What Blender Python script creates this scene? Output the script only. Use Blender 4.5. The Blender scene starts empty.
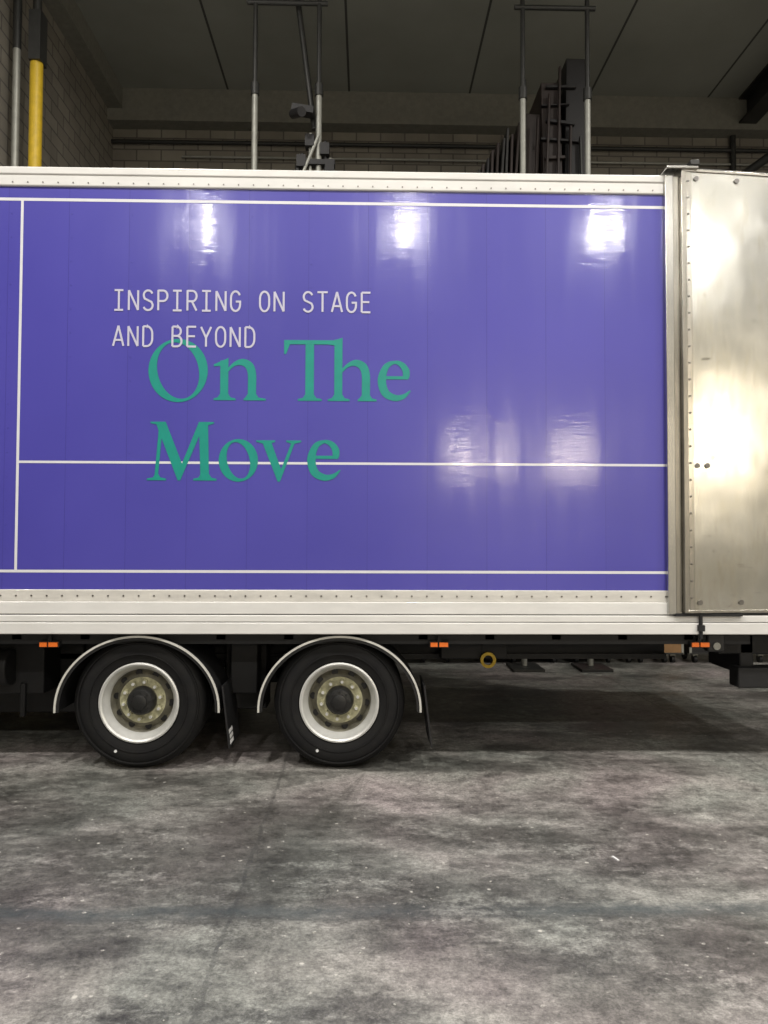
import bpy, math, random
from mathutils import Matrix, Vector
random.seed(7)
S = bpy.context.scene
COL = S.collection
S.view_settings.view_transform = 'Standard'
S.view_settings.look = 'None'

# ------------------------------------------------------------------ materials
def new_mat(name):
    m = bpy.data.materials.new(name); m.use_nodes = True
    nt = m.node_tree
    return m, nt, nt.nodes['Principled BSDF']
def N(nt, t, **kw):
    n = nt.nodes.new(t)
    for k, v in kw.items():
        if k.startswith('i_'):
            n.inputs[k[2:].replace('_', ' ')].default_value = v
        else: setattr(n, k, v)
    return n
def L(nt, a, b): nt.links.new(a, b)
def ramp(nt, fac, stops):
    r = N(nt, 'ShaderNodeValToRGB')
    e = r.color_ramp.elements
    e[0].position, e[0].color = stops[0][0], stops[0][1]
    e[1].position, e[1].color = stops[-1][0], stops[-1][1]
    for p, c in stops[1:-1]:
        x = e.new(p); x.color = c
    L(nt, fac, r.inputs['Fac']); return r
def g(v, a=None): return (v, v, v, 1)
def noise(nt, scale, detail=4, rough=.6, vec=None, sc=None):
    n = N(nt, 'ShaderNodeTexNoise'); n.inputs['Scale'].default_value = scale
    n.inputs['Detail'].default_value = detail; n.inputs['Roughness'].default_value = rough
    tc = N(nt, 'ShaderNodeTexCoord')
    if sc:
        mp = N(nt, 'ShaderNodeMapping'); mp.inputs['Scale'].default_value = sc
        L(nt, tc.outputs['Object'], mp.inputs['Vector']); L(nt, mp.outputs[0], n.inputs['Vector'])
    else: L(nt, tc.outputs['Object'], n.inputs['Vector'])
    return n
def mix(nt, a, b, fac, mode='MIX'):
    m = N(nt, 'ShaderNodeMix', data_type='RGBA', blend_type=mode)
    for s, v in ((m.inputs[0], fac), (m.inputs[6], a), (m.inputs[7], b)):
        if hasattr(v, 'links'): L(nt, v, s)
        else: s.default_value = v
    return m.outputs[2]
def math2(nt, op, a, b, c=None):
    m = N(nt, 'ShaderNodeMath', operation=op)
    for i, v in enumerate((a, b, c)):
        if v is None: continue
        if hasattr(v, 'links'): L(nt, v, m.inputs[i])
        else: m.inputs[i].default_value = v
    return m.outputs[0]
def simple(name, col, rough=.5, metal=0., var=.12, scale=12, bump=0., coat=0., sc=None):
    m, nt, b = new_mat(name)
    n = noise(nt, scale, sc=sc)
    c1 = tuple(c*(1-var) for c in col[:3])+(1,); c2 = tuple(min(1, c*(1+var)) for c in col[:3])+(1,)
    r = ramp(nt, n.outputs['Fac'], [(.3, c1), (.7, c2)])
    L(nt, r.outputs[0], b.inputs['Base Color'])
    b.inputs['Roughness'].default_value = rough; b.inputs['Metallic'].default_value = metal
    b.inputs['Coat Weight'].default_value = coat
    if bump:
        bp = N(nt, 'ShaderNodeBump'); bp.inputs['Strength'].default_value = bump; bp.inputs['Distance'].default_value = .01
        L(nt, n.outputs['Fac'], bp.inputs['Height']); L(nt, bp.outputs[0], b.inputs['Normal'])
    return m
def emis(name, col, st):
    m, nt, b = new_mat(name)
    b.inputs['Base Color'].default_value = col
    b.inputs['Emission Color'].default_value = col
    b.inputs['Emission Strength'].default_value = st
    return m

def line_mask(nt, coord, period, width, offset=0.):
    a = math2(nt, 'ADD', coord, offset+1000*period)
    mo = math2(nt, 'MODULO', a, period)
    return math2(nt, 'LESS_THAN', mo, width)

# violet side wrap
def make_violet():
    m, nt, b = new_mat('violet_wrap')
    tc = N(nt, 'ShaderNodeTexCoord'); sx = N(nt, 'ShaderNodeSeparateXYZ'); L(nt, tc.outputs['Object'], sx.inputs[0])
    n = noise(nt, .9, 2, .5)
    r = ramp(nt, n.outputs['Fac'], [(.3, (.058, .051, .335, 1)), (.7, (.072, .063, .375, 1))])
    pid = math2(nt, 'FLOOR', math2(nt, 'DIVIDE', sx.outputs['X'], .4), 0)
    wn = N(nt, 'ShaderNodeTexWhiteNoise', noise_dimensions='1D'); L(nt, pid, wn.inputs['W'])
    pv = ramp(nt, wn.outputs['Value'], [(0., g(.98)), (1., g(1.02))]).outputs[0]
    c = mix(nt, r.outputs[0], pv, 1., 'MULTIPLY')
    ln = line_mask(nt, sx.outputs['X'], .4, .004)
    c = mix(nt, c, (.046, .040, .27, 1), ln)
    L(nt, c, b.inputs['Base Color'])
    b.inputs['Roughness'].default_value = .30
    b.inputs['Coat Weight'].default_value = .75
    ns = noise(nt, 1.0, 4, .6, sc=(9, 1, .5))
    cr = ramp(nt, ns.outputs['Fac'], [(.35, g(.06)), (.7, g(.16))]); L(nt, cr.outputs[0], b.inputs['Coat Roughness'])
    n2 = noise(nt, 1.0, 1, .4, sc=(3.0, 1, 1.4))
    n3 = noise(nt, 1.0, 1, .5, sc=(4, 1, 170))
    n4 = noise(nt, 60, 2, .5)
    h = math2(nt, 'MULTIPLY_ADD', n3.outputs['Fac'], .07, n2.outputs['Fac'])
    h = math2(nt, 'MULTIPLY_ADD', n4.outputs['Fac'], .02, h)
    px = math2(nt, 'MODULO', math2(nt, 'ADD', sx.outputs['X'], 400.), .4)
    bow = math2(nt, 'SINE', math2(nt, 'MULTIPLY', px, math.pi/.4), 0)
    h = math2(nt, 'MULTIPLY_ADD', bow, .10, h)
    bp = N(nt, 'ShaderNodeBump'); bp.inputs['Strength'].default_value = .25; bp.inputs['Distance'].default_value = .012
    L(nt, h, bp.inputs['Height']); L(nt, bp.outputs[0], b.inputs['Normal']); L(nt, bp.outputs[0], b.inputs['Coat Normal'])
    return m
M_VIO = make_violet()
M_WLINE = simple('white_vinyl_line', (.66, .66, .70), .3, var=.03, coat=.3)
M_TXT = simple('white_vinyl_lettering', (.50, .49, .61), .35, var=.03)
M_GRN = simple('green_vinyl_lettering', (.003, .25, .20), .4, var=.06, coat=.15)
M_WHT = simple('white_coated_rail', (.68, .67, .65), .3, var=.06, scale=3, coat=.4, sc=(1, 1, 4))
M_WHT2 = simple('white_kick_rail', (.58, .56, .52), .38, var=.12, scale=4, coat=.2, sc=(1, 1, 6))
M_RIV = simple('rivet_metal', (.22, .21, .20), .35, 1.)
M_BLK = simple('black_chassis_paint', (.005, .005, .006), .65, var=.3)
M_GUARD = simple('black_plastic', (.008, .008, .009), .5, var=.2)
M_GEDGE = simple('fender_edge_trim', (.55, .54, .50), .4)
M_AMB = emis('amber_lens', (.65, .13, .01, 1), .06)
M_CASE = simple('black_case_laminate', (.008, .007, .008), .6)
M_BRN = simple('dark_brown_laminate', (.022, .014, .012), .6)
M_STEEL = simple('galvanised_tube', (.30, .30, .27), .5, .4)
M_DKST = simple('dark_steel_tube', (.035, .035, .033), .5, .4)
M_YEL = simple('yellow_paint', (.55, .37, .02), .5)
M_FLAPTXT = simple('white_flap_print', (.7, .7, .7), .6)
M_CHIP = simple('grey_chip', (.40, .39, .36), .8)
M_RED = simple('dark_red_case', (.12, .02, .02), .6)
M_WOOD = simple('plywood_edge', (.25, .14, .06), .8)

def make_alu():
    m, nt, b = new_mat('bare_aluminium_panel')
    n = noise(nt, .9, 4, .55, sc=(1, 1, 1.3)); n2 = noise(nt, 9, 6, .7, sc=(1.6, 1, .4)); n3 = noise(nt, 3.2, 9, .8, sc=(1, 1, 2.4))
    a = ramp(nt, n.outputs['Fac'], [(.3, (.46, .445, .39, 1)), (.7, (.68, .675, .65, 1))])
    d = ramp(nt, n2.outputs['Fac'], [(.30, (.74, .71, .63, 1)), (.5, g(1.))])
    e = ramp(nt, n3.outputs['Fac'], [(.34, (.3, .28, .25, 1)), (.39, g(1.))])
    n8 = noise(nt, 1.0, 6, .7, sc=(2.5, 1, 26)); sc_ = ramp(nt, n8.outputs['Fac'], [(.30, g(.45)), (.34, g(1))])
    c = mix(nt, a.outputs[0], d.outputs[0], .6, 'MULTIPLY'); c = mix(nt, c, e.outputs[0], .8, 'MULTIPLY'); c = mix(nt, c, sc_.outputs[0], .7, 'MULTIPLY')
    L(nt, c, b.inputs['Base Color'])
    b.inputs['Metallic'].default_value = .95
    rr = ramp(nt, n2.outputs['Fac'], [(.3, g(.27)), (.75, g(.19))]); L(nt, rr.outputs[0], b.inputs['Roughness'])
    nb = noise(nt, 1.0, 2, .45, sc=(2.2, 1, 1.8)); h = math2(nt, 'MULTIPLY_ADD', n2.outputs['Fac'], .006, nb.outputs['Fac'])
    bp = N(nt, 'ShaderNodeBump'); bp.inputs['Strength'].default_value = .25; bp.inputs['Distance'].default_value = .03
    L(nt, h, bp.inputs['Height']); L(nt, bp.outputs[0], b.inputs['Normal'])
    return m
M_ALU = make_alu()
M_POST = simple('brushed_post_alu', (.42, .40, .36), .26, .97, var=.2, scale=3, sc=(8, 1, 1))
M_POST2 = simple('frame_alu_pale', (.58, .57, .54), .22, .97, var=.1, scale=3)

M_RIM = simple('silver_rim_paint', (.62, .62, .60), .35, .35, var=.08)
M_DISH = simple('dusty_wheel_disc', (.19, .18, .14), .6, .2, var=.4)
M_HUBY = simple('olive_hub_ring', (.40, .385, .25), .55, .15, var=.35, scale=30)
M_HUB = simple('black_hub', (.010, .010, .010), .4)
def make_rubber():
    m, nt, b = new_mat('tyre_rubber')
    n = noise(nt, 9, 5)
    r = ramp(nt, n.outputs['Fac'], [(.3, (.005, .005, .006, 1)), (.75, (.011, .0105, .010, 1))])
    L(nt, r.outputs[0], b.inputs['Base Color']); b.inputs['Roughness'].default_value = .7
    b.inputs['Specular IOR Level'].default_value = .25
    return m
M_TYR = make_rubber()

def make_floor():
    m, nt, b = new_mat('worn_concrete_floor')
    tc = N(nt, 'ShaderNodeTexCoord'); sp = N(nt, 'ShaderNodeSeparateXYZ'); L(nt, tc.outputs['Object'], sp.inputs[0])
    n1 = noise(nt, .7, 7, .66); n2 = noise(nt, 3.0, 11, .8); n3 = noise(nt, 70, 6, .85); n4 = noise(nt, .9, 3, .5)
    n5 = noise(nt, 1.1, 10, .75, sc=(.5, 1.3, 1)); n6 = noise(nt, 14, 10, .85); n7 = noise(nt, 1.7, 12, .82, sc=(.6, 1.2, 1))
    c1 = ramp(nt, n1.outputs['Fac'], [(.34, (.145, .138, .126, 1)), (.5, (.225, .215, .198, 1)), (.64, (.30, .288, .266, 1))]).outputs[0]
    # trodden-in grime; heavier along the driving lane in front of the trailer
    lane = ramp(nt, math2(nt, 'ABSOLUTE', math2(nt, 'ADD', sp.outputs['Y'], 1.35), 0), [(.2, g(.06)), (.9, g(0))]).outputs[0]
    sfac = math2(nt, 'SUBTRACT', n5.outputs['Fac'], lane)
    st = ramp(nt, sfac, [(.40, g(.26)), (.46, g(.50)), (.53, g(1))]).outputs[0]
    c = mix(nt, c1, st, .85, 'MULTIPLY')
    c2 = ramp(nt, n2.outputs['Fac'], [(.38, g(.42)), (.48, g(.93)), (.62, g(1.35))]).outputs[0]
    c = mix(nt, c, c2, .8, 'MULTIPLY')
    du = ramp(nt, n7.outputs['Fac'], [(.51, g(0)), (.60, g(.65))]).outputs[0]
    c = mix(nt, c, (.36, .35, .325, 1), math2(nt, 'MULTIPLY', du, ramp(nt, n6.outputs['Fac'], [(.42, g(.1)), (.56, g(.85))]).outputs[0]))
    c6 = ramp(nt, n6.outputs['Fac'], [(.38, g(.42)), (.5, g(1.)), (.64, g(1.5))]).outputs[0]
    c = mix(nt, c, c6, .8, 'MULTIPLY')
    c3 = ramp(nt, n3.outputs['Fac'], [(.38, g(.5)), (.6, g(1.4))]).outputs[0]
    c = mix(nt, c, c3, .75, 'MULTIPLY')
    tint = ramp(nt, n4.outputs['Fac'], [(.36, (.93, 1.0, .98, 1)), (.5, g(1)), (.66, (1.06, .965, 1.02, 1))]).outputs[0]
    c = mix(nt, c, tint, .9, 'MULTIPLY')
    dy = math2(nt, 'ABSOLUTE', math2(nt, 'ADD', math2(nt, 'MULTIPLY_ADD', n2.outputs['Fac'], .22, sp.outputs['Y']), 1.79), 0)
    band = ramp(nt, dy, [(.02, g(1)), (.09, g(0))]).outputs[0]
    gate2 = ramp(nt, n7.outputs['Fac'], [(.40, g(.75)), (.56, g(.2))]).outputs[0]
    c = mix(nt, c, (.045, .058, .062, 1), math2(nt, 'MULTIPLY', band, gate2))
    vo = N(nt, 'ShaderNodeTexVoronoi'); vo.inputs['Scale'].default_value = 14
    L(nt, tc.outputs['Object'], vo.inputs['Vector'])
    ch = ramp(nt, vo.outputs['Distance'], [(.10, g(1)), (.16, g(0))]).outputs[0]
    gate = ramp(nt, n6.outputs['Fac'], [(.52, g(0)), (.55, g(1))]).outputs[0]
    c = mix(nt, c, (.50, .48, .44, 1), math2(nt, 'MULTIPLY', ch, gate))
    for sock, per, wd, off, k, rot in (('X', 3.23, .018, .50, .65, None), ('Y', 5.0, .014, 1.9, .4, None), ('X', 3.9, .010, 1.2, .4, -.5), ('X', 4.7, .008, .2, .45, 1.1)):
        if rot is None: co = sp.outputs[sock]
        else:
            mp = N(nt, 'ShaderNodeMapping'); mp.inputs['Rotation'].default_value = (0, 0, rot); L(nt, tc.outputs['Object'], mp.inputs['Vector'])
            s2 = N(nt, 'ShaderNodeSeparateXYZ'); L(nt, mp.outputs[0], s2.inputs[0]); co = s2.outputs['X']
        co = math2(nt, 'MULTIPLY_ADD', n2.outputs['Fac'], .12, co)
        lm = line_mask(nt, co, per, wd, off)
        br = ramp(nt, n6.outputs['Fac'], [(.44, g(.1)), (.56, g(1))]).outputs[0]
        c = mix(nt, c, (.035, .036, .036, 1), math2(nt, 'MULTIPLY', math2(nt, 'MULTIPLY', lm, k), br))
    L(nt, c, b.inputs['Base Color'])
    rr = ramp(nt, n5.outputs['Fac'], [(.40, g(.33)), (.60, g(.6))]); L(nt, rr.outputs[0], b.inputs['Roughness'])
    bp = N(nt, 'ShaderNodeBump'); bp.inputs['Strength'].default_value = .5; bp.inputs['Distance'].default_value = .006
    L(nt, n6.outputs['Fac'], bp.inputs['Height']); L(nt, bp.outputs[0], b.inputs['Normal'])
    return m
M_FLOOR = make_floor()

def make_block(axis):
    m, nt, b = new_mat('painted_blockwork_'+axis)
    tc = N(nt, 'ShaderNodeTexCoord'); sx = N(nt, 'ShaderNodeSeparateXYZ'); L(nt, tc.outputs['Object'], sx.inputs[0])
    cb = N(nt, 'ShaderNodeCombineXYZ'); L(nt, sx.outputs[axis.upper()], cb.inputs[0]); L(nt, sx.outputs['Z'], cb.inputs[1])
    br = N(nt, 'ShaderNodeTexBrick'); L(nt, cb.outputs[0], br.inputs['Vector'])
    br.inputs['Scale'].default_value = 1; br.inputs['Brick Width'].default_value = .42; br.inputs['Row Height'].default_value = .2
    br.inputs['Mortar Size'].default_value = .012
    br.inputs['Color1'].default_value = (.25, .23, .19, 1); br.inputs['Color2'].default_value = (.20, .18, .15, 1); br.inputs['Mortar'].default_value = (.11, .10, .088, 1)
    n = noise(nt, 1.2, 5)
    r = ramp(nt, n.outputs['Fac'], [(.3, g(.7)), (.7, g(1.1))]).outputs[0]
    L(nt, mix(nt, br.outputs['Color'], r, .8, 'MULTIPLY'), b.inputs['Base Color'])
    b.inputs['Roughness'].default_value = .85
    bp = N(nt, 'ShaderNodeBump'); bp.inputs['Strength'].default_value = .5; bp.inputs['Distance'].default_value = .01; bp.invert = True
    L(nt, br.outputs['Fac'], bp.inputs['Height']); L(nt, bp.outputs[0], b.inputs['Normal'])
    return m
M_BX = make_block('x'); M_BY = make_block('y')
def make_ceil():
    m, nt, b = new_mat('roof_liner_panels')
    tc = N(nt, 'ShaderNodeTexCoord'); sx = N(nt, 'ShaderNodeSeparateXYZ'); L(nt, tc.outputs['Object'], sx.inputs[0])
    ln = line_mask(nt, sx.outputs['X'], 2.05, .035, .35)
    n = noise(nt, .5, 4)
    r = ramp(nt, n.outputs['Fac'], [(.3, (.21, .215, .19, 1)), (.7, (.27, .275, .245, 1))])
    L(nt, mix(nt, r.outputs[0], g(.04), ln), b.inputs['Base Color']); b.inputs['Roughness'].default_value = .7
    return m
M_CEIL = make_ceil()
M_BEAM = simple('concrete_ring_beam', (.17, .165, .14), .8)
M_PLAIN = simple('plain_wall_paint', (.40, .39, .36), .8, scale=2)

# ------------------------------------------------------------------ mesh builder
class MB:
    def __init__(s): s.v = []; s.f = []; s.m = []; s.mats = []
    def mi(s, mat):
        if mat not in s.mats: s.mats.append(mat)
        return s.mats.index(mat)
    def face(s, idx, mat): s.f.append(idx); s.m.append(s.mi(mat))
    def box(s, x0, x1, y0, y1, z0, z1, mat, rot=None, piv=None):
        b = len(s.v)
        for z in (z0, z1):
            for x, y in ((x0, y0), (x1, y0), (x1, y1), (x0, y1)):
                p = Vector((x, y, z))
                if rot is not None:
                    pv = Vector(piv) if piv is not None else Vector(((x0+x1)/2, (y0+y1)/2, (z0+z1)/2))
                    p = rot @ (p-pv)+pv
                s.v.append(tuple(p))
        for q in ((3, 2, 1, 0), (4, 5, 6, 7), (0, 1, 5, 4), (1, 2, 6, 5), (2, 3, 7, 6), (3, 0, 4, 7)):
            s.face([b+i for i in q], mat)
    def cyl(s, p0, p1, r, mat, n=16, r1=None):
        p0 = Vector(p0); p1 = Vector(p1); d = (p1-p0).normalized()
        u = d.orthogonal().normalized(); w = d.cross(u); b = len(s.v)
        if r1 is None: r1 = r
        for p, rr in ((p0, r), (p1, r1)):
            for i in range(n):
                a = 2*math.pi*i/n
                s.v.append(tuple(p+(u*math.cos(a)+w*math.sin(a))*rr))
        for i in range(n):
            j = (i+1) % n
            s.face([b+i, b+j, b+n+j, b+n+i], mat)
        s.face([b+n-1-i for i in range(n)], mat); s.face([b+n+i for i in range(n)], mat)
    def lathe(s, c, prof, n=64, closed=False):
        b = len(s.v); k = len(prof)
        for r, y, _ in prof:
            for i in range(n):
                a = 2*math.pi*i/n
                s.v.append((c[0]+r*math.cos(a), c[1]+y, c[2]+r*math.sin(a)))
        for j in range(k-1 if not closed else k):
            jj = (j+1) % k
            for i in range(n):
                i2 = (i+1) % n
                s.face([b+j*n+i, b+j*n+i2, b+jj*n+i2, b+jj*n+i], prof[j][2])
    def ribbon(s, pts, ws, y, mat, closed=False):
        n = len(pts); b = len(s.v)
        for i in range(n):
            p = Vector(pts[i])
            a = Vector(pts[(i-1) % n]) if (i > 0 or closed) else None
            c = Vector(pts[(i+1) % n]) if (i < n-1 or closed) else None
            d1 = (p-a).normalized() if a is not None else None
            d2 = (c-p).normalized() if c is not None else None
            if d1 is None: t = d2; k = 1
            elif d2 is None: t = d1; k = 1
            else:
                t = (d1+d2)
                t = t.normalized() if t.length > 1e-6 else d1
                k = 1/max(.42, t.dot(d1))
            nn = Vector((-t.y, t.x))*ws[i]*.5*k
            s.v.append((p.x+nn.x, y, p.y+nn.y)); s.v.append((p.x-nn.x, y, p.y-nn.y))
        for i in range(n if closed else n-1):
            j = (i+1) % n
            s.face([b+2*i, b+2*i+1, b+2*j+1, b+2*j], mat)
    def poly(s, pts, y, mat):
        b = len(s.v)
        for p in pts: s.v.append((p[0], y, p[1]))
        s.face(list(range(b, b+len(pts))), mat)
    def obj(s, name, parent=None, smooth=True, bevel=0):
        me = bpy.data.meshes.new(name)
        off = parent.location if parent is not None else Vector((0, 0, 0))
        me.from_pydata([tuple(Vector(v)-off) for v in s.v] if parent is not None and parent.name.startswith('high_bay') else s.v, [], s.f)
        for m in s.mats: me.materials.append(m)
        me.polygons.foreach_set('material_index', s.m)
        if smooth:
            me.polygons.foreach_set('use_smooth', [True]*len(me.polygons))
            me.set_sharp_from_angle(angle=math.radians(35))
        me.update()
        o = bpy.data.objects.new(name, me); COL.objects.link(o)
        if bevel:
            bm = o.modifiers.new('bevel', 'BEVEL'); bm.width = bevel; bm.segments = 2; bm.limit_method = 'ANGLE'
        if parent is not None:
            o.parent = parent
            if not parent.name.startswith('high_bay'): o.location = -parent.location
        return o
def empty(name, loc=(0, 0, 0)):
    e = bpy.data.objects.new(name, None); e.location = loc; e.empty_display_size = .3
    COL.objects.link(e); return e

# ------------------------------------------------------------------ room
RX0, RX1, RY0, RY1, RZ = -9.5, 12.5, -18., 8., 9.1
b = MB(); b.box(RX0, RX1, RY0, RY1, -.2, 0, M_FLOOR); b.obj('floor', smooth=False)
b = MB(); b.box(RX0, RX1, RY0, RY1, RZ, RZ+.2, M_CEIL); b.obj('ceiling', smooth=False)
b = MB(); b.box(RX0, RX1, RY1, RY1+.2, 0, RZ, M_BX); b.obj('wall_back', smooth=False)
b = MB(); b.box(RX0, -4.4, 3.2, RY1, 0, RZ, M_BY); b.obj('wall_left_annex', smooth=False)
b = MB(); b.box(RX0-.2, RX0, RY0, RY1, 0, RZ, M_BY); b.obj('wall_left', smooth=False)
b = MB(); b.box(RX1, RX1+.2, RY0, RY1, 0, RZ, M_PLAIN); b.obj('wall_right', smooth=False)
b = MB(); b.box(RX0, RX1, RY0-.2, RY0, 0, RZ, M_PLAIN); b.obj('wall_front', smooth=False)
b = MB(); b.box(-4.4, RX1, 7.7, 8., 8.55, 9.1, M_BEAM); b.obj('trim_1', smooth=False)
b = MB(); b.box(-4.4, -4.15, 3.2, 7.7, 8.75, 9.1, M_BEAM); b.obj('trim_2', smooth=False)
b = MB()
b.cyl((-4.4, 7.93, 8.3), (RX1, 7.93, 8.3), .035, M_DKST); b.cyl((-3.2, 7.93, 8.05), (RX1, 7.93, 8.05), .02, M_STEEL)
for x in (6.35, 7.3): b.cyl((x, 7.93, 0), (x, 7.93, 8.55), .05, M_DKST)
b.obj('wall_conduit')
def girder(x, name='roof_girder'):
    b = MB(); z1 = RZ
    b.box(x-.15, x+.15, -17.9, 7.7, z1-.03, z1, M_DKST); b.box(x-.15, x+.15, -17.9, 7.7, z1-.45, z1-.42, M_DKST)
    b.box(x-.01, x+.01, -17.9, 7.7, z1-.42, z1-.03, M_DKST); b.obj(name, smooth=False)
girder(6.5)
b = MB(); b.cyl((6.35, 7.6, 7.7), (8.6, 5.5, 9.05), .07, M_DKST); b.obj('roof_brace')

# ------------------------------------------------------------------ trailer
T = empty('semi_trailer', (-3, 1.27, 0))
XR = 2.012
b = MB(); b.box(-8.6, XR+.09, .004, 2.55, 1.0, 3.96, M_WHT); b.obj('body_box', T, False)
b = MB(); b.box(-8.6, XR, -.006, .004, 1.18, 3.89, M_VIO); b.obj('side_wrap', T, False)
b = MB()
b.box(-8.6, XR, -.022, .01, 3.880, 3.965, M_WHT); b.box(-8.6, XR, -.03, .03, 3.955, 4.01, M_WHT)
b.obj('top_rail', T, True, .010)
b = MB(); b.box(-8.6, XR+.12, -.01, 2.56, 3.96, 4.0, M_WHT); b.obj('roof_sheet', T, False)
b = MB()
b.box(-8.6, XR+.02, -.016, .01, 1.115, 1.195, M_WHT2)
b.box(-8.6, XR+.02, -.026, .01, 1.035, 1.117, M_WHT)
b.box(-8.6, 3.6, -.034, .01, .985, 1.03, M_WHT)
b.box(-8.6, 3.6, -.04, .06, .905, .982, M_WHT)
b.obj('bottom_rail', T, True, .006)
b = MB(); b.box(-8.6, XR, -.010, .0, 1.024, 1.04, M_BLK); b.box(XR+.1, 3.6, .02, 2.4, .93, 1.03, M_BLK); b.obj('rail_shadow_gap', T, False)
b = MB()
x = -3.2
while x < XR:
    b.cyl((x, -.016, 1.155), (x, -.020, 1.155), .006, M_RIV, 8)
    b.cyl((x+.03, -.022, 3.905), (x+.03, -.026, 3.905), .005, M_RIV, 8)
    x += .1
for x in [i*.4 for i in range(-8, 5)]:
    z = 1.3
    while z < 3.8:
        b.cyl((x+.02, -.006, z), (x+.02, -.0085, z), .004, M_VIO, 6); z += .16
b.obj('rivets', T)
b = MB(); yl = -.0075; w = .02
VX = -2.31
b.ribbon([(-8.6, 3.795), (XR, 3.795)], [w, w], yl, M_WLINE)
b.ribbon([(-8.6, 1.315), (XR, 1.315)], [w*.9, w*.9], yl, M_WLINE)
b.ribbon([(VX, 2.036), (XR, 2.036)], [w*.8, w*.8], yl, M_WLINE)
b.ribbon([(VX, 1.315), (VX, 3.795)], [w*.9, w*.9], yl-.0002, M_WLINE)
b.obj('livery_lines', T, False)

def arc(cx, cy, rx, ry, a0, a1, n=10):
    return [(cx+rx*math.cos(math.radians(a0+(a1-a0)*i/n)), cy+ry*math.sin(math.radians(a0+(a1-a0)*i/n))) for i in range(n+1)]
bowlP = [(.1, .47), (.55, .47)]+arc(.55, .735, .38, .265, -90, 90, 8)[1:]+[(.1, 1)]
GL = {
 'I': [[(.1, 1), (.9, 1)], [(.5, 1), (.5, 0)], [(.1, 0), (.9, 0)]],
 'N': [[(.08, 0), (.08, 1)], [(.08, 1), (.92, 0)], [(.92, 0), (.92, 1)]],
 'S': [arc(.5, .76, .4, .24, 20, 200, 9)+[(.2, .58), (.5, .5), (.8, .42)]+arc(.5, .24, .42, .24, 15, -160, 9)],
 'P': [[(.1, 0), (.1, 1.03)], bowlP],
 'R': [[(.1, 0), (.1, 1.03)], bowlP, [(.5, .47), (.93, 0)]],
 'G': [arc(.5, .66, .42, .34, 25, 180, 8)+arc(.5, .34, .42, .34, 180, 360, 10)+[(.92, .48), (.52, .48)]],
 'O': [arc(.5, .64, .42, .36, 0, 180, 10)+arc(.5, .36, .42, .36, 180, 360, 10)+[(.92, .64)]],
 'T': [[(.03, 1), (.97, 1)], [(.5, 1), (.5, 0)]],
 'A': [[(.03, 0), (.5, 1.02)], [(.97, 0), (.5, 1.02)], [(.2, .3), (.8, .3)]],
 'E': [[(.12, 0), (.12, 1)], [(.12, 1), (.92, 1)], [(.12, .52), (.82, .52)], [(.12, 0), (.92, 0)]],
 'B': [[(.1, 0), (.1, 1)], [(.1, 1), (.5, 1)]+arc(.5, .765, .36, .235, 90, -90, 8)+[(.1, .53)], [(.5, .53)]+arc(.52, .265, .41, .265, 90, -90, 8)+[(.1, 0)]],
 'Y': [[(.04, 1), (.5, .45)], [(.96, 1), (.5, .45)], [(.5, .47), (.5, 0)]],
 'D': [[(.1, 0), (.1, 1)], [(.1, 1), (.42, 1)]+arc(.42, .62, .5, .38, 90, 0, 7)+arc(.42, .38, .5, .38, 0, -90, 7)+[(.1, 0)]],
}
def mono(text, x0, z0, name):
    b = MB(); k = 0
    for i, ch in enumerate(text):
        if ch == ' ': continue
        for st in GL[ch]:
            k += 1
            pts = [(x0+i*.0969+p[0]*.073, z0+.005+p[1]*.133) for p in st]
            b.ribbon(pts, [.0135]*len(pts), -.0098-.00003*(k % 4), M_TXT)
    b.obj(name, T, False)
mono('INSPIRING ON STAGE', -1.697, 3.05, 'lettering_inspiring_on_stage')
mono('AND BEYOND', -1.697, 2.808, 'lettering_and_beyond')

U = 1/150.
def serif(name, x0, z0, strokes, sy=1.):
    b = MB(); lay = 0
    for kind, *a in strokes:
        lay += 1; y = -.0085-.00004*(lay % 8)
        tr = lambda p: (x0+p[0]*U, z0+p[1]*U*sy)
        if kind == 'r':
            pts, ws = a; b.ribbon([tr(p) for p in pts], [q*U for q in ws], y, M_GRN)
        elif kind == 'p': b.poly([tr(p) for p in a[0]], y, M_GRN)
        elif kind == 'o':
            cx, cy, rx, ry, ix, iy, tilt = a; n = 56; base = len(b.v)
            for i in range(n):
                t = 2*math.pi*i/n; ct, s_ = math.cos(t), math.sin(t)
                q = tr((cx+rx*ct, cy+ry*s_)); b.v.append((q[0], y, q[1]))
                th = math.radians(tilt)
                uu, vv = ix*math.cos(t-th), iy*math.sin(t-th)
                q = tr((cx+uu*math.cos(th)-vv*math.sin(th), cy+uu*math.sin(th)+vv*math.cos(th))); b.v.append((q[0], y, q[1]))
            for i in range(n):
                j = (i+1) % n; b.face([base+2*i, base+2*i+1, base+2*j+1, base+2*j], M_GRN)
    b.obj(name, T, False)
def smoothpath(pts, ws, n=6):
    P = [Vector(p) for p in pts]; out = []; wo = []
    for i in range(len(P)-1):
        p0 = P[max(0, i-1)]; p1 = P[i]; p2 = P[i+1]; p3 = P[min(len(P)-1, i+2)]
        for k in range(n):
            t = k/n
            q = .5*((2*p1)+(p2-p0)*t+(2*p0-5*p1+4*p2-p3)*t*t+(3*p1-p0-3*p2+p3)*t**3)
            out.append((q.x, q.y)); wo.append(ws[i]*(1-t)+ws[i+1]*t)
    out.append(tuple(P[-1])); wo.append(ws[-1]); return ('r', out, wo)
def foot(x0, x1, sx0, sx1, up=1, z=0):
    h = 2.4*up; k = 6.5*up
    return [('p', [(x0, z), (x1, z), (x1, z+h*.7), (sx1+2.5, z+h*1.2), (sx1, z+k), (sx0, z+k), (sx0-2.5, z+h*1.2), (x0, z+h*.7)])]
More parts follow.
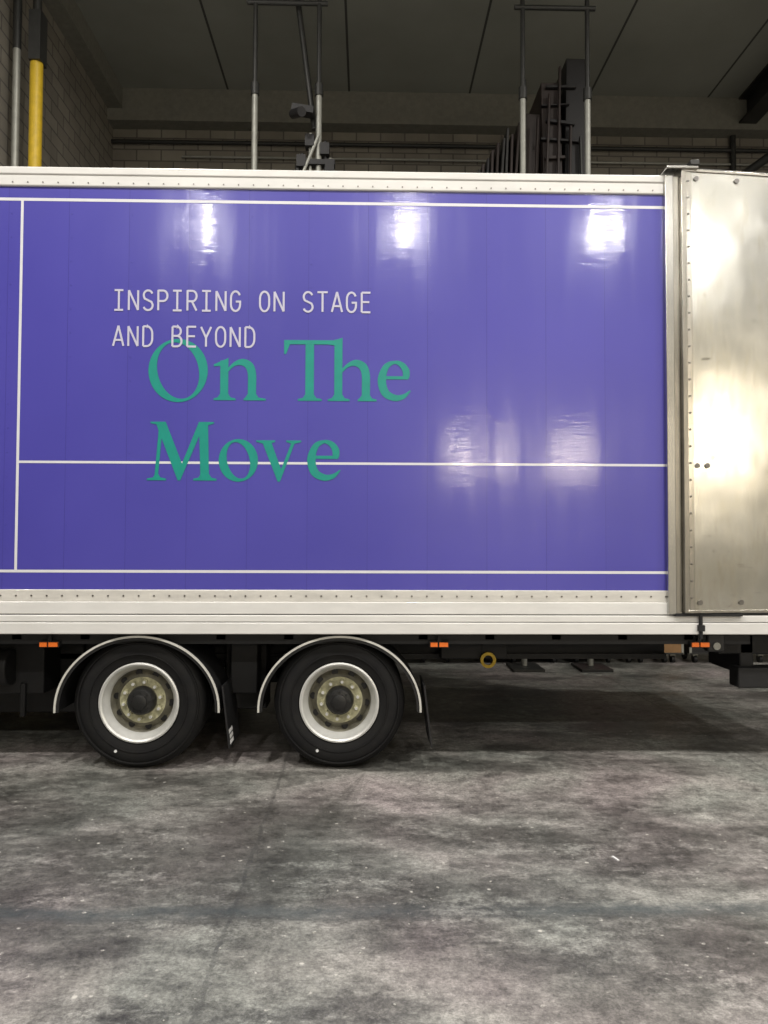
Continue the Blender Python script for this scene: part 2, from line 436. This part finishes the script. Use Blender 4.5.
def stem(x0, x1, y0, y1): return [('p', [(x0, y0), (x1, y0), (x1, y1), (x0, y1)])]
def g_n(o, tall=None):
    s = stem(o+6.5, o+14.5, 2, tall or 40)+foot(o, o+22, o+6.5, o+14.5)
    if tall: s += [('p', [(o+0, tall-3), (o+14.5, tall+2), (o+14.5, tall-8), (o+7, tall-6), (o, tall-5)])]
    else: s += [('p', [(o, 36), (o+14.5, 42.5), (o+14.5, 30), (o+7, 34.5), (o, 34)])]
    s += [smoothpath([(o+13, 29), (o+20, 36), (o+28, 38.5), (o+35, 35), (o+38, 27), (o+38.2, 12), (o+38.2, 2)], [2, 3.5, 6.5, 8.2, 8.2, 8.2, 8.2])]
    s += foot(o+30, o+52, o+34.1, o+42.3)
    return s
def g_e(o):
    return [smoothpath([(o+28.5, 24), (o+28.5, 31), (o+24, 37.2), (o+17, 39.5), (o+8.5, 35), (o+4.2, 22), (o+7.5, 9), (o+17, 3.6), (o+26, 5), (o+33, 11)],
                       [6.5, 7, 5.5, 3, 6, 8.4, 8, 6.4, 4.6, 1.]), ('p', [(o+4, 22.3), (o+31, 22.3), (o+31, 25.4), (o+4, 25.4)])]
first = [('o', 28.5, 29.5, 29.5, 31.8, 20.5, 28.8, 14)]
first += g_n(64)
first += [('p', [(135, 57), (192, 57), (192, 61.2), (135, 61.2)]), ('p', [(134, 61.2), (137, 61.2), (140, 57.5), (136, 47), (134, 47)])]
first += stem(155.5, 164, 2, 60)+foot(148, 172, 155.5, 164)
h = g_n(178, 62)
h[-1:] = foot(178+30, 178+49, 178+34.4, 178+42)
first += h
first += g_e(228)
serif('lettering_on_the', -1.452, 2.455, first)
second = [('r', [(9, 1), (13.5, 57)], [3.4, 3.6])]
second += foot(0, 19, 8.5, 11)
second += [('p', [(8, 58.5), (18, 58.5), (36.5, 12), (32, 0), (30.5, 0), (11, 50)])]
second += [('p', [(30.5, 0), (33, 0), (55.5, 54), (54, 58.5), (51, 58.5), (31.5, 9)])]
second += [('p', [(51, 58.5), (60, 58.5), (61.5, 2), (53.0, 2)])]
second += [('p', [(3, 58.5), (16, 58.5), (14, 53), (10.5, 55.5), (3, 57)]), ('p', [(53, 58.5), (66, 58.5), (66, 57), (59, 55), (55, 54)])]
second += foot(46, 69, 53.5, 61.5)
second += [('o', 90.5, 20.3, 19.5, 21.3, 11.2, 18.6, 14)]
second += [('p', [(113.5, 40.5), (122.5, 40.5), (134, 9), (131.5, -.8), (129.8, -.8)]), ('p', [(129.8, -.8), (132, -.8), (147.5, 40.5), (144, 40.5), (131, 6)])]
second += [('p', [(108, 40.5), (127, 40.5), (127, 39), (121, 37), (116, 37), (108, 39)]), ('p', [(138, 40.5), (153, 40.5), (153, 39), (147, 37.5), (143, 37.5), (138, 39)])]
second += g_e(159)
serif('lettering_move', -1.46, 1.918, second)

# --- rear post and open door leaf
b = MB()
b.box(2.005, 2.06, -.05, .05, 1.04, 4.0, M_POST2); b.box(2.06, 2.105, -.035, .05, 1.04, 4.0, M_POST)
b.box(2.105, 2.14, -.075, .05, 1.05, 4.03, M_POST)
b.obj('rear_corner_post', T, True, .004)
b = MB()
piv = (2.12, -.06, 0); R6 = Matrix.Rotation(math.radians(5.5), 3, 'Z')
b.box(2.14, 3.42, -.07, -.03, 1.05, 4.03, M_ALU, R6, piv)
for z in (1.05, 4.015): b.box(2.12, 3.42, -.078, -.025, z, z+.02, M_POST, R6, piv)
b.box(2.125, 2.175, -.074, -.03, 1.06, 4.03, M_POST, R6, piv)
b.obj('rear_door_leaf', T, True, .003)
b = MB()
def onleaf(x, z, y=-.07):
    p = R6 @ (Vector((x, y, z))-Vector(piv))+Vector(piv); return p
for (x, z) in ((2.2, 2.03), (2.27, 2.03), (2.21, 1.12), (2.5, 1.12), (2.8, 1.12), (2.21, 3.97), (2.5, 3.97)):
    p = onleaf(x, z); b.cyl(p, p+Vector((0, -.010, 0)), .017, M_RIV, 14)
for i in range(26):
    p = onleaf(2.15, 1.15+i*.112, -.074); b.cyl(p, p+Vector((0, -.004, 0)), .007, M_RIV, 8)
b.obj('door_hardware', T)
b = MB(); b.box(2.0, 2.22, -.09, .08, 4.03, 4.05, M_POST2); b.box(2.16, 2.22, -.1, .0, 4.05, 4.085, M_DKST)
b.box(2.24, 3.3, -.06, .1, 4.035, 4.05, M_DKST, R6, piv)
b.obj('corner_cap', T, True, .004)
b = MB(); b.box(2.05, 2.5, -.055, .0, 1.028, 1.046, M_BLK); b.cyl((2.22, -.05, .88), (2.22, -.05, 1.04), .012, M_BLK); b.box(2.2, 2.24, -.07, -.03, .93, .97, M_BLK)
b.obj('door_latch_rod', T)

# --- under-body
b = MB()
for y in (.75, 1.7):
    b.box(-8.4, 2.3, y, y+.1, .62, .66, M_BLK); b.box(-8.4, 2.3, y, y+.1, .96, 1.0, M_BLK); b.box(-8.4, 2.3, y+.04, y+.06, .66, .96, M_BLK)
x = -8.2
while x < 2.2:
    b.box(x, x+.06, .05, 2.5, .86, 1.0, M_BLK); x += .45
b.box(-8.4, 2.6, .05, .10, .83, .905, M_BLK)
b.box(-8.4, 2.6, 2.45, 2.5, .78, .99, M_BLK)
b.obj('chassis_frame', T, False)
AX = (-1.51, -.18); R = .440
b = MB()
for ax in AX:
    b.cyl((ax, .3, R), (ax, 2.25, R), .07, M_BLK)
    for y in (.72, 1.67):
        b.box(ax-.5, ax+.1, y, y+.1, .48, .56, M_BLK); b.box(ax-.55, ax-.42, y, y+.12, .45, .64, M_BLK)
        b.cyl((ax+.25, y+.05, .5), (ax+.25, y+.05, .72), .11, M_GUARD)
        b.box(ax-.1, ax+.32, y, y+.1, .44, .5, M_BLK)
b.obj('axles', T)
b = MB()
b.box(.55, 1.05, .6, .7, .64, .86, M_BLK); b.cyl((.4, 1.2, .74), (1.3, 1.2, .74), .13, M_BLK, 24)
# equipment ahead of the axles: deep dark toolbox, spare carrier, brake tank
b.box(-4.2, -2.13, .75, 2.35, .22, .88, M_BLK); b.box(-4.2, -2.30, .45, .75, .42, .88, M_BLK)
b.box(-2.46, -2.42, .42, .46, .26, .5, M_BLK); b.cyl((-3.4, .4, .62), (-2.5, .4, .62), .13, M_BLK, 24)
b.box(-1.02, -.72, .5, .72, .3, .9, M_BLK); b.box(-.95, -.76, .3, .5, .45, .9, M_BLK)
b.box(2.55, 3.45, .12, .26, .52, .66, M_BLK); b.box(2.6, 2.7, .2, .7, .6, .92, M_BLK); b.box(2.45, 3.4, .2, .6, .74, .93, M_BLK)
b.box(2.3, 2.42, .03, .1, .78, .90, M_GUARD); b.box(.9, 1.5, 1.9, 2.4, .6, .9, M_BLK)
b.obj('underslung_equipment', T, True, .01)
b = MB()
ring = [(.058, 0), (.058, .03), (.036, .03), (.036, 0)]
b.lathe((.90, .56, .64), [(r, y, M_YEL) for r, y in ring], 28, True); b.box(.86, .94, .59, .62, .66, .9, M_BLK)
for x in (-2.09, .485, 2.24):
    b.box(x-.065, x+.065, .01, .05, .813, .852, M_BLK); b.box(x-.058, x-.012, -.003, .012, .818, .847, M_AMB); b.box(x+.0, x+.058, -.003, .012, .818, .847, M_AMB)
    b.box(x-.01, x+.01, .02, .05, .85, .91, M_BLK)
b.cyl((2.36, .03, .82), (2.36, .02, .82), .025, M_STEEL)
b.obj('marker_lamps', T)

def wheel(ax, y0, name, sgn=1):
    b = MB()
    f = lambda y: y*sgn
    prof = [(.268, .03), (.275, .012), (.30, .006), (.335, -.004), (.375, .0), (.405, .012), (.425, .03), (R-.004, .045),
            (R, .07), (R, .13), (R-.012, .133), (R-.012, .143), (R, .146), (R, .21), (R-.012, .213), (R-.012, .223), (R, .226), (R, .30), (.42, .335), (.36, .36), (.28, .34)]
    b.lathe((ax, y0, R), [(r, f(y), M_TYR) for r, y in prof], 72)
    for r0 in (.318, .392):
        b.lathe((ax, y0, R), [(r0, f(.004), M_TYR), (r0+.003, f(-.008), M_TYR), (r0+.008, f(-.008), M_TYR), (r0+.011, f(.008), M_TYR)], 72)
    rim = [(.266, .03, M_RIM), (.266, .008, M_RIM), (.256, .004, M_RIM), (.244, .012, M_RIM), (.236, .035, M_RIM), (.222, .05, M_RIM), (.212, .085, M_DISH),
           (.207, .13, M_DISH), (.195, .145, M_DISH), (.165, .12, M_DISH), (.155, .105, M_HUBY), (.142, .105, M_HUBY), (.098, .105, M_DISH), (.094, .10, M_HUB), (.09, .05, M_HUB),
           (.078, .035, M_HUB), (.05, .03, M_HUB), (.048, .018, M_HUB), (.03, .012, M_HUB), (.001, .012, M_HUB)]
    b.lathe((ax, y0, R), [(r, f(y), m) for r, y, m in rim], 72)
    for i in range(10):
        a = 2*math.pi*(i+.3)/10; cx, cz = ax+.125*math.cos(a), R+.125*math.sin(a)
        b.cyl((cx, y0+f(.108), cz), (cx, y0+f(.085), cz), .019, M_HUBY, 6)
        b.cyl((cx, y0+f(.09), cz), (cx, y0+f(.07), cz), .010, M_RIM, 10)
        a += math.pi/10; cx, cz = ax+.183*math.cos(a), R+.183*math.sin(a)
        b.cyl((cx, y0+f(.15), cz), (cx, y0+f(.128), cz), .022, M_HUB, 14)
    for i in range(8):
        a = 2*math.pi*i/8; cx, cz = ax+.066*math.cos(a), R+.066*math.sin(a)
        b.cyl((cx, y0+f(.05), cz), (cx, y0+f(.026), cz), .008, M_HUB, 6)
    a = -2.0; b.cyl((ax+.345*math.cos(a), y0+f(0), R+.345*math.sin(a)), (ax+.345*math.cos(a), y0+f(-.007), R+.345*math.sin(a)), .010, M_FLAPTXT, 10)
    b.obj(name, T)
for i, ax in enumerate(AX):
    wheel(ax, .04, 'wheel_near_%d' % (i+1)); wheel(ax, 2.48, 'wheel_far_%d' % (i+1), -1)

def fender(cx, name, ya=-.005, yb=.42):
    b = MB(); n = 40; rx, rz, cz = .54, .485, .405
    ang = [math.radians(-2+184*i/n) for i in range(n+1)]
    base = len(b.v)
    for a in ang:
        for (dr, y) in ((0, ya), (0, yb), (-.012, yb), (-.012, ya+.006), (-.03, ya+.006), (-.03, ya)):
            b.v.append((cx+(rx+dr)*math.cos(a), y, cz+(rz+dr)*math.sin(a)))
    for i in range(n):
        for k in range(6):
            k2 = (k+1) % 6
            b.face([base+i*6+k, base+i*6+k2, base+(i+1)*6+k2, base+(i+1)*6+k], M_GUARD)
    base = len(b.v)
    for a in ang:
        for (dr, y) in ((.002, ya+.004), (.002, ya-.008), (-.011, ya-.008), (-.011, ya+.004)):
            b.v.append((cx+(rx+dr)*math.cos(a), y, cz+(rz+dr)*math.sin(a)))
    for i in range(n):
        for k in range(4):
            k2 = (k+1) % 4
            b.face([base+i*4+k, base+i*4+k2, base+(i+1)*4+k2, base+(i+1)*4+k], M_GEDGE)
    b.obj(name, T)
for i, ax in enumerate(AX): fender(ax+.005, 'mudguard_%d' % (i+1))
def flap(x, name, text):
    b = MB(); Rr = Matrix.Rotation(math.radians(-7), 3, 'Y')
    b.box(x, x+.012, .0, .40, .15, .56, M_GUARD, Rr, (x, 0, .56))
    if text:
        for k, (za, zb) in enumerate(((.17, .195), (.205, .23), (.24, .265))):
            b.box(x+.012, x+.0135, .02+.01*(k % 2), .14, za, zb, M_FLAPTXT, Rr, (x, 0, .56))
    b.obj(name, T, False)
flap(AX[0]+.555, 'mudflap_1', True); flap(AX[1]+.56, 'mudflap_2', False)

# ------------------------------------------------------------------ things behind the trailer
def tower(xa, xb, name, extra=False):
    yq = 4.0; e = empty(name, ((xa+xb)/2, yq, 0)); b = MB()
    for x in (xa, xb):
        b.cyl((x, yq, .02), (x, yq, 6.9), .036, M_STEEL); b.cyl((x, yq, 6.9), (x, yq, 8.75), .028, M_DKST)
        b.cyl((x, yq, 6.86), (x, yq, 7.0), .052, M_DKST)
        b.box(x-.18, x+.18, yq-.3, yq+.2, 0, .03, M_DKST)
    for z, t in ((8.0, .03), (2.0, .03)): b.cyl((xa-.1, yq, z), (xb+.1, yq, z), t, M_DKST)
    b.cyl((xa, yq, 8.7), (xb, yq, 8.7), .03, M_DKST)
    b.obj('frame', e)
    return e
t1 = tower(-1.37, -.60, 'lighting_stand_tower')
b = MB()
b.cyl((-.95, 4.1, 8.7), (-.66, 4.1, 6.5), .035, M_DKST)
b.box(-.92, -.66, 3.9, 4.05, 6.62, 6.7, M_CASE, Matrix.Rotation(.15, 3, 'Y')); b.cyl((-.9, 3.9, 6.58), (-.78, 3.7, 6.5), .055, M_CASE)
for i, (x, z) in enumerate(((-.80, 6.15), (-.7, 6.4), (-.52, 6.3), (-.46, 6.1))):
    b.cyl((x, 4, 4.2), (x, 4, z), .02, M_STEEL if i % 2 else M_CASE)
    b.box(x-.06, x+.05, 3.93, 4.07, z-.18, z-.04, M_CASE)
b.box(-.85, -.4, 3.94, 4.06, 6.0, 6.06, M_CASE)
b.cyl((-.78, 3.95, 5.9), (-.6, 3.95, 6.35), .02, M_STEEL)
b.cyl((-.85, 4, 4.2), (-.85, 4, 6.0), .03, M_DKST); b.cyl((-.85, 4, 0), (-.85, 4, 4.2), .03, M_DKST)
b.obj('lamp_fixtures', t1)
t2 = tower(1.87, 2.66, 'lighting_stand_tower')
C = empty('stage_set_stack', (2.5, 5.3, 0)); b = MB()
b.box(1.45, 3.1, 4.9, 5.9, 0, 3.2, M_CASE); b.box(1.5, 3.05, 4.9, 5.9, 3.22, 5.4, M_CASE)
b.box(2.32, 2.58, 4.9, 5.8, 5.42, 7.62, M_BRN, Matrix.Rotation(-.02, 3, 'Y')); b.box(2.62, 2.92, 4.9, 5.8, 5.42, 7.95, M_CASE, Matrix.Rotation(.015, 3, 'Y'))
b.box(2.02, 2.28, 5.0, 5.8, 5.42, 7.25, M_BRN, Matrix.Rotation(.05, 3, 'Y'))
rr = random.Random(3)
for k in range(9):
    z = 5.6+k*.24; xx = 2.28+rr.uniform(0, .08)
    b.box(xx, xx+rr.uniform(.25, .6), 4.84, 4.9, z, z+rr.uniform(.02, .05), rr.choice((M_BRN, M_CASE)), Matrix.Rotation(rr.uniform(-.12, .12), 3, 'Y'))
for k in range(6):
    xx = 2.05+k*.15; b.box(xx, xx+.03, 4.80, 4.86, 5.8, 6.6+rr.uniform(0, 1.2), rr.choice((M_BRN, M_DKST)), Matrix.Rotation(rr.uniform(-.05, .05), 3, 'Y'))
for i in range(9):
    x = 1.42+i*.065; b.box(x, x+.035, 4.9, 5.7, 5.42, 6.5+.07*i+rr.uniform(-.08, .08), rr.choice((M_BRN, M_CASE, M_DKST)), Matrix.Rotation(.05+rr.uniform(-.02, .02), 3, 'Y'))
b.obj('cases', C, True, .008)
b = MB(); b.cyl((-3.98, 4.0, 0), (-3.98, 4.0, 7.2), .075, M_YEL, 24); b.cyl((-3.98, 4, 7.2), (-3.98, 4, 9.1), .05, M_DKST)
b.box(-4.04, -3.90, 3.9, 4.1, 7.2, 7.8, M_DKST); b.obj('yellow_column_pipe')
b = MB(); b.cyl((-4.24, 4.05, 0), (-4.24, 4.05, 7.4), .045, M_STEEL); b.cyl((-4.24, 4.05, 7.4), (-4.24, 4.05, 9.1), .05, M_DKST); b.obj('grey_downpipe')
def rcase(x, y, w, d, h, mat=M_CASE):
    e = empty('road_case', (x+w/2, y+d/2, 0)); b = MB()
    b.box(x, x+w, y, y+d, .12, h, mat)
    for xx in (x, x+w-.02):
        for yy in (y-.005, y+d-.015): b.box(xx-.004, xx+.024, yy, yy+.02, .115, h+.005, M_STEEL)
    for z in (.115, h-.015): b.box(x, x+w, y-.006, y+.002, z, z+.02, M_DKST)
    for xx in (x+.1, x+w-.1):
        for yy in (y+.1, y+d-.1): b.cyl((xx-.02, yy, .05), (xx+.02, yy, .05), .05, M_GUARD); b.box(xx-.03, xx+.03, yy-.03, yy+.03, .08, .12, M_STEEL)
    b.obj('shell', e)
for (x, w, h, m) in ((-3.6, 1.2, .9, M_CASE), (-2.3, .8, .8, M_CASE), (-.3, 1.1, .95, M_CASE), (.9, .75, .85, M_CASE), (1.72, .7, .9, M_CASE), (2.5, .6, .8, M_RED), (3.15, .35, .9, M_CASE), (3.6, .3, .75, M_WOOD), (3.98, .65, .9, M_CASE), (4.8, 1.2, .9, M_CASE), (6.2, 1.2, 1.0, M_CASE)):
    rcase(x, 4.3, w, .5, h, m)

b = MB()
for i in range(110):
    x = random.uniform(-2.2, 2.6); y = random.uniform(-3.0, -.4); s = random.uniform(.002, .006)
    b.box(x, x+s*random.uniform(1, 2.5), y, y+s, 0, s*.5, M_CHIP, Matrix.Rotation(random.uniform(0, 3), 3, 'Z'))
b.box(1.20, 1.21, -1.42, -1.37, 0, .005, M_FLAPTXT, Matrix.Rotation(.3, 3, 'Z'))
b.obj('floor_debris', smooth=False)

# ------------------------------------------------------------------ lamps
M_LAMP = emis('lamp_diffuser', (1, .97, .9, 1), 8)
M_LAMPW = emis('warm_lamp_diffuser', (1, .84, .6, 1), 8)
M_HOUS = simple('lamp_housing', (.3, .3, .3), .5, .5)
def highbay_and_fill(x, y, z, power, size=.5, col=(1, .965, .905)):
    e = empty('high_bay_and_fill_lamp', (x, y, z)); b = MB()
    n = 24
    for (z0, r0, z1, r1) in ((z+.02, .3, z+.2, .16), (z+.2, .12, z+.35, .1)):
        b.cyl((x, y, z0), (x, y, z1), r0, M_HOUS, n, r1)
    b.cyl((x, y, z+.35), (x, y, RZ-.005), .01, M_HOUS, 8)
    b.cyl((x, y, z), (x, y, z+.02), .27, M_LAMP, n)
    b.obj('housing', e)
    l = bpy.data.lights.new('high_bay_and_fill_light', 'AREA'); l.shape = 'DISK'; l.size = size; l.energy = power; l.color = col
    o = bpy.data.objects.new('light', l); COL.objects.link(o); o.parent = e; o.location = (0, 0, -.03)
for x in (-3.6, .83, 5.25, 9.7): highbay_and_fill(x, -11.8, 8.45, 260)
for x in (-5.8, -1.4, 3.0, 7.4): highbay_and_fill(x, -4.2, 8.45, 340)  # added fill row, out of view, put here to light the floor
for x in (-2.0, 4.5, 9.5): highbay_and_fill(x, .9, 8.45, 130)  # added fill lamps above the trailer, unseen, brightening back wall and stored things
def wlamp(x, z, w, h, power, right=False, y=-17.8):
    e = empty('wall_flood_lamp', (x, y, z)); b = MB()
    if right:
        b.box(x+.02, 12.5, y-w/2-.05, y+w/2+.05, z-h/2-.05, z+h/2+.05, M_HOUS); b.box(x, x+.02, y-w/2, y+w/2, z-h/2, z+h/2, M_LAMPW)
    else:
        b.box(x-w/2-.05, x+w/2+.05, -18, -17.82, z-h/2-.05, z+h/2+.05, M_HOUS); b.box(x-w/2, x+w/2, -17.82, -17.8, z-h/2, z+h/2, M_LAMPW)
    b.obj('housing', e, False)
    l = bpy.data.lights.new('wall_flood_light', 'AREA'); l.shape = 'RECTANGLE'; l.size = w; l.size_y = h; l.energy = power; l.color = (1, .87, .66)
    o = bpy.data.objects.new('light', l); COL.objects.link(o); o.parent = e
    o.location = (-.04, 0, 0) if right else (0, .04, 0)
    d = Vector((-1, 0, 0)) if right else Vector((0, 1, 0))
    if right: l.size, l.size_y = h, w
    o.rotation_euler = d.to_track_quat('-Z', 'Y').to_euler()
for x, w, p in ((2.9, .6, 60), (4.1, .5, 60), (6.1, 1.3, 95)): wlamp(x, 4.0, w, .6, p)
wlamp(12.3, 4.2, 1.0, .7, 240, True, -14.4)

w = bpy.data.worlds.new('hall_ambient'); S.world = w; w.use_nodes = True
w.node_tree.nodes['Background'].inputs[0].default_value = (.5, .52, .5, 1); w.node_tree.nodes['Background'].inputs[1].default_value = .1

# ------------------------------------------------------------------ camera
cd = bpy.data.cameras.new('camera'); cam = bpy.data.objects.new('camera', cd); COL.objects.link(cam)
cd.sensor_fit = 'VERTICAL'; cd.sensor_height = 36; cd.lens = 769/1024*36
Rm = Matrix.Rotation(math.radians(-1.27), 4, 'Z') @ Matrix.Rotation(math.radians(90+1.83), 4, 'X') @ Matrix.Rotation(math.radians(.2), 4, 'Z')
cam.matrix_world = Matrix.Translation((0, -5.13, 1.55)) @ Rm
S.camera = cam
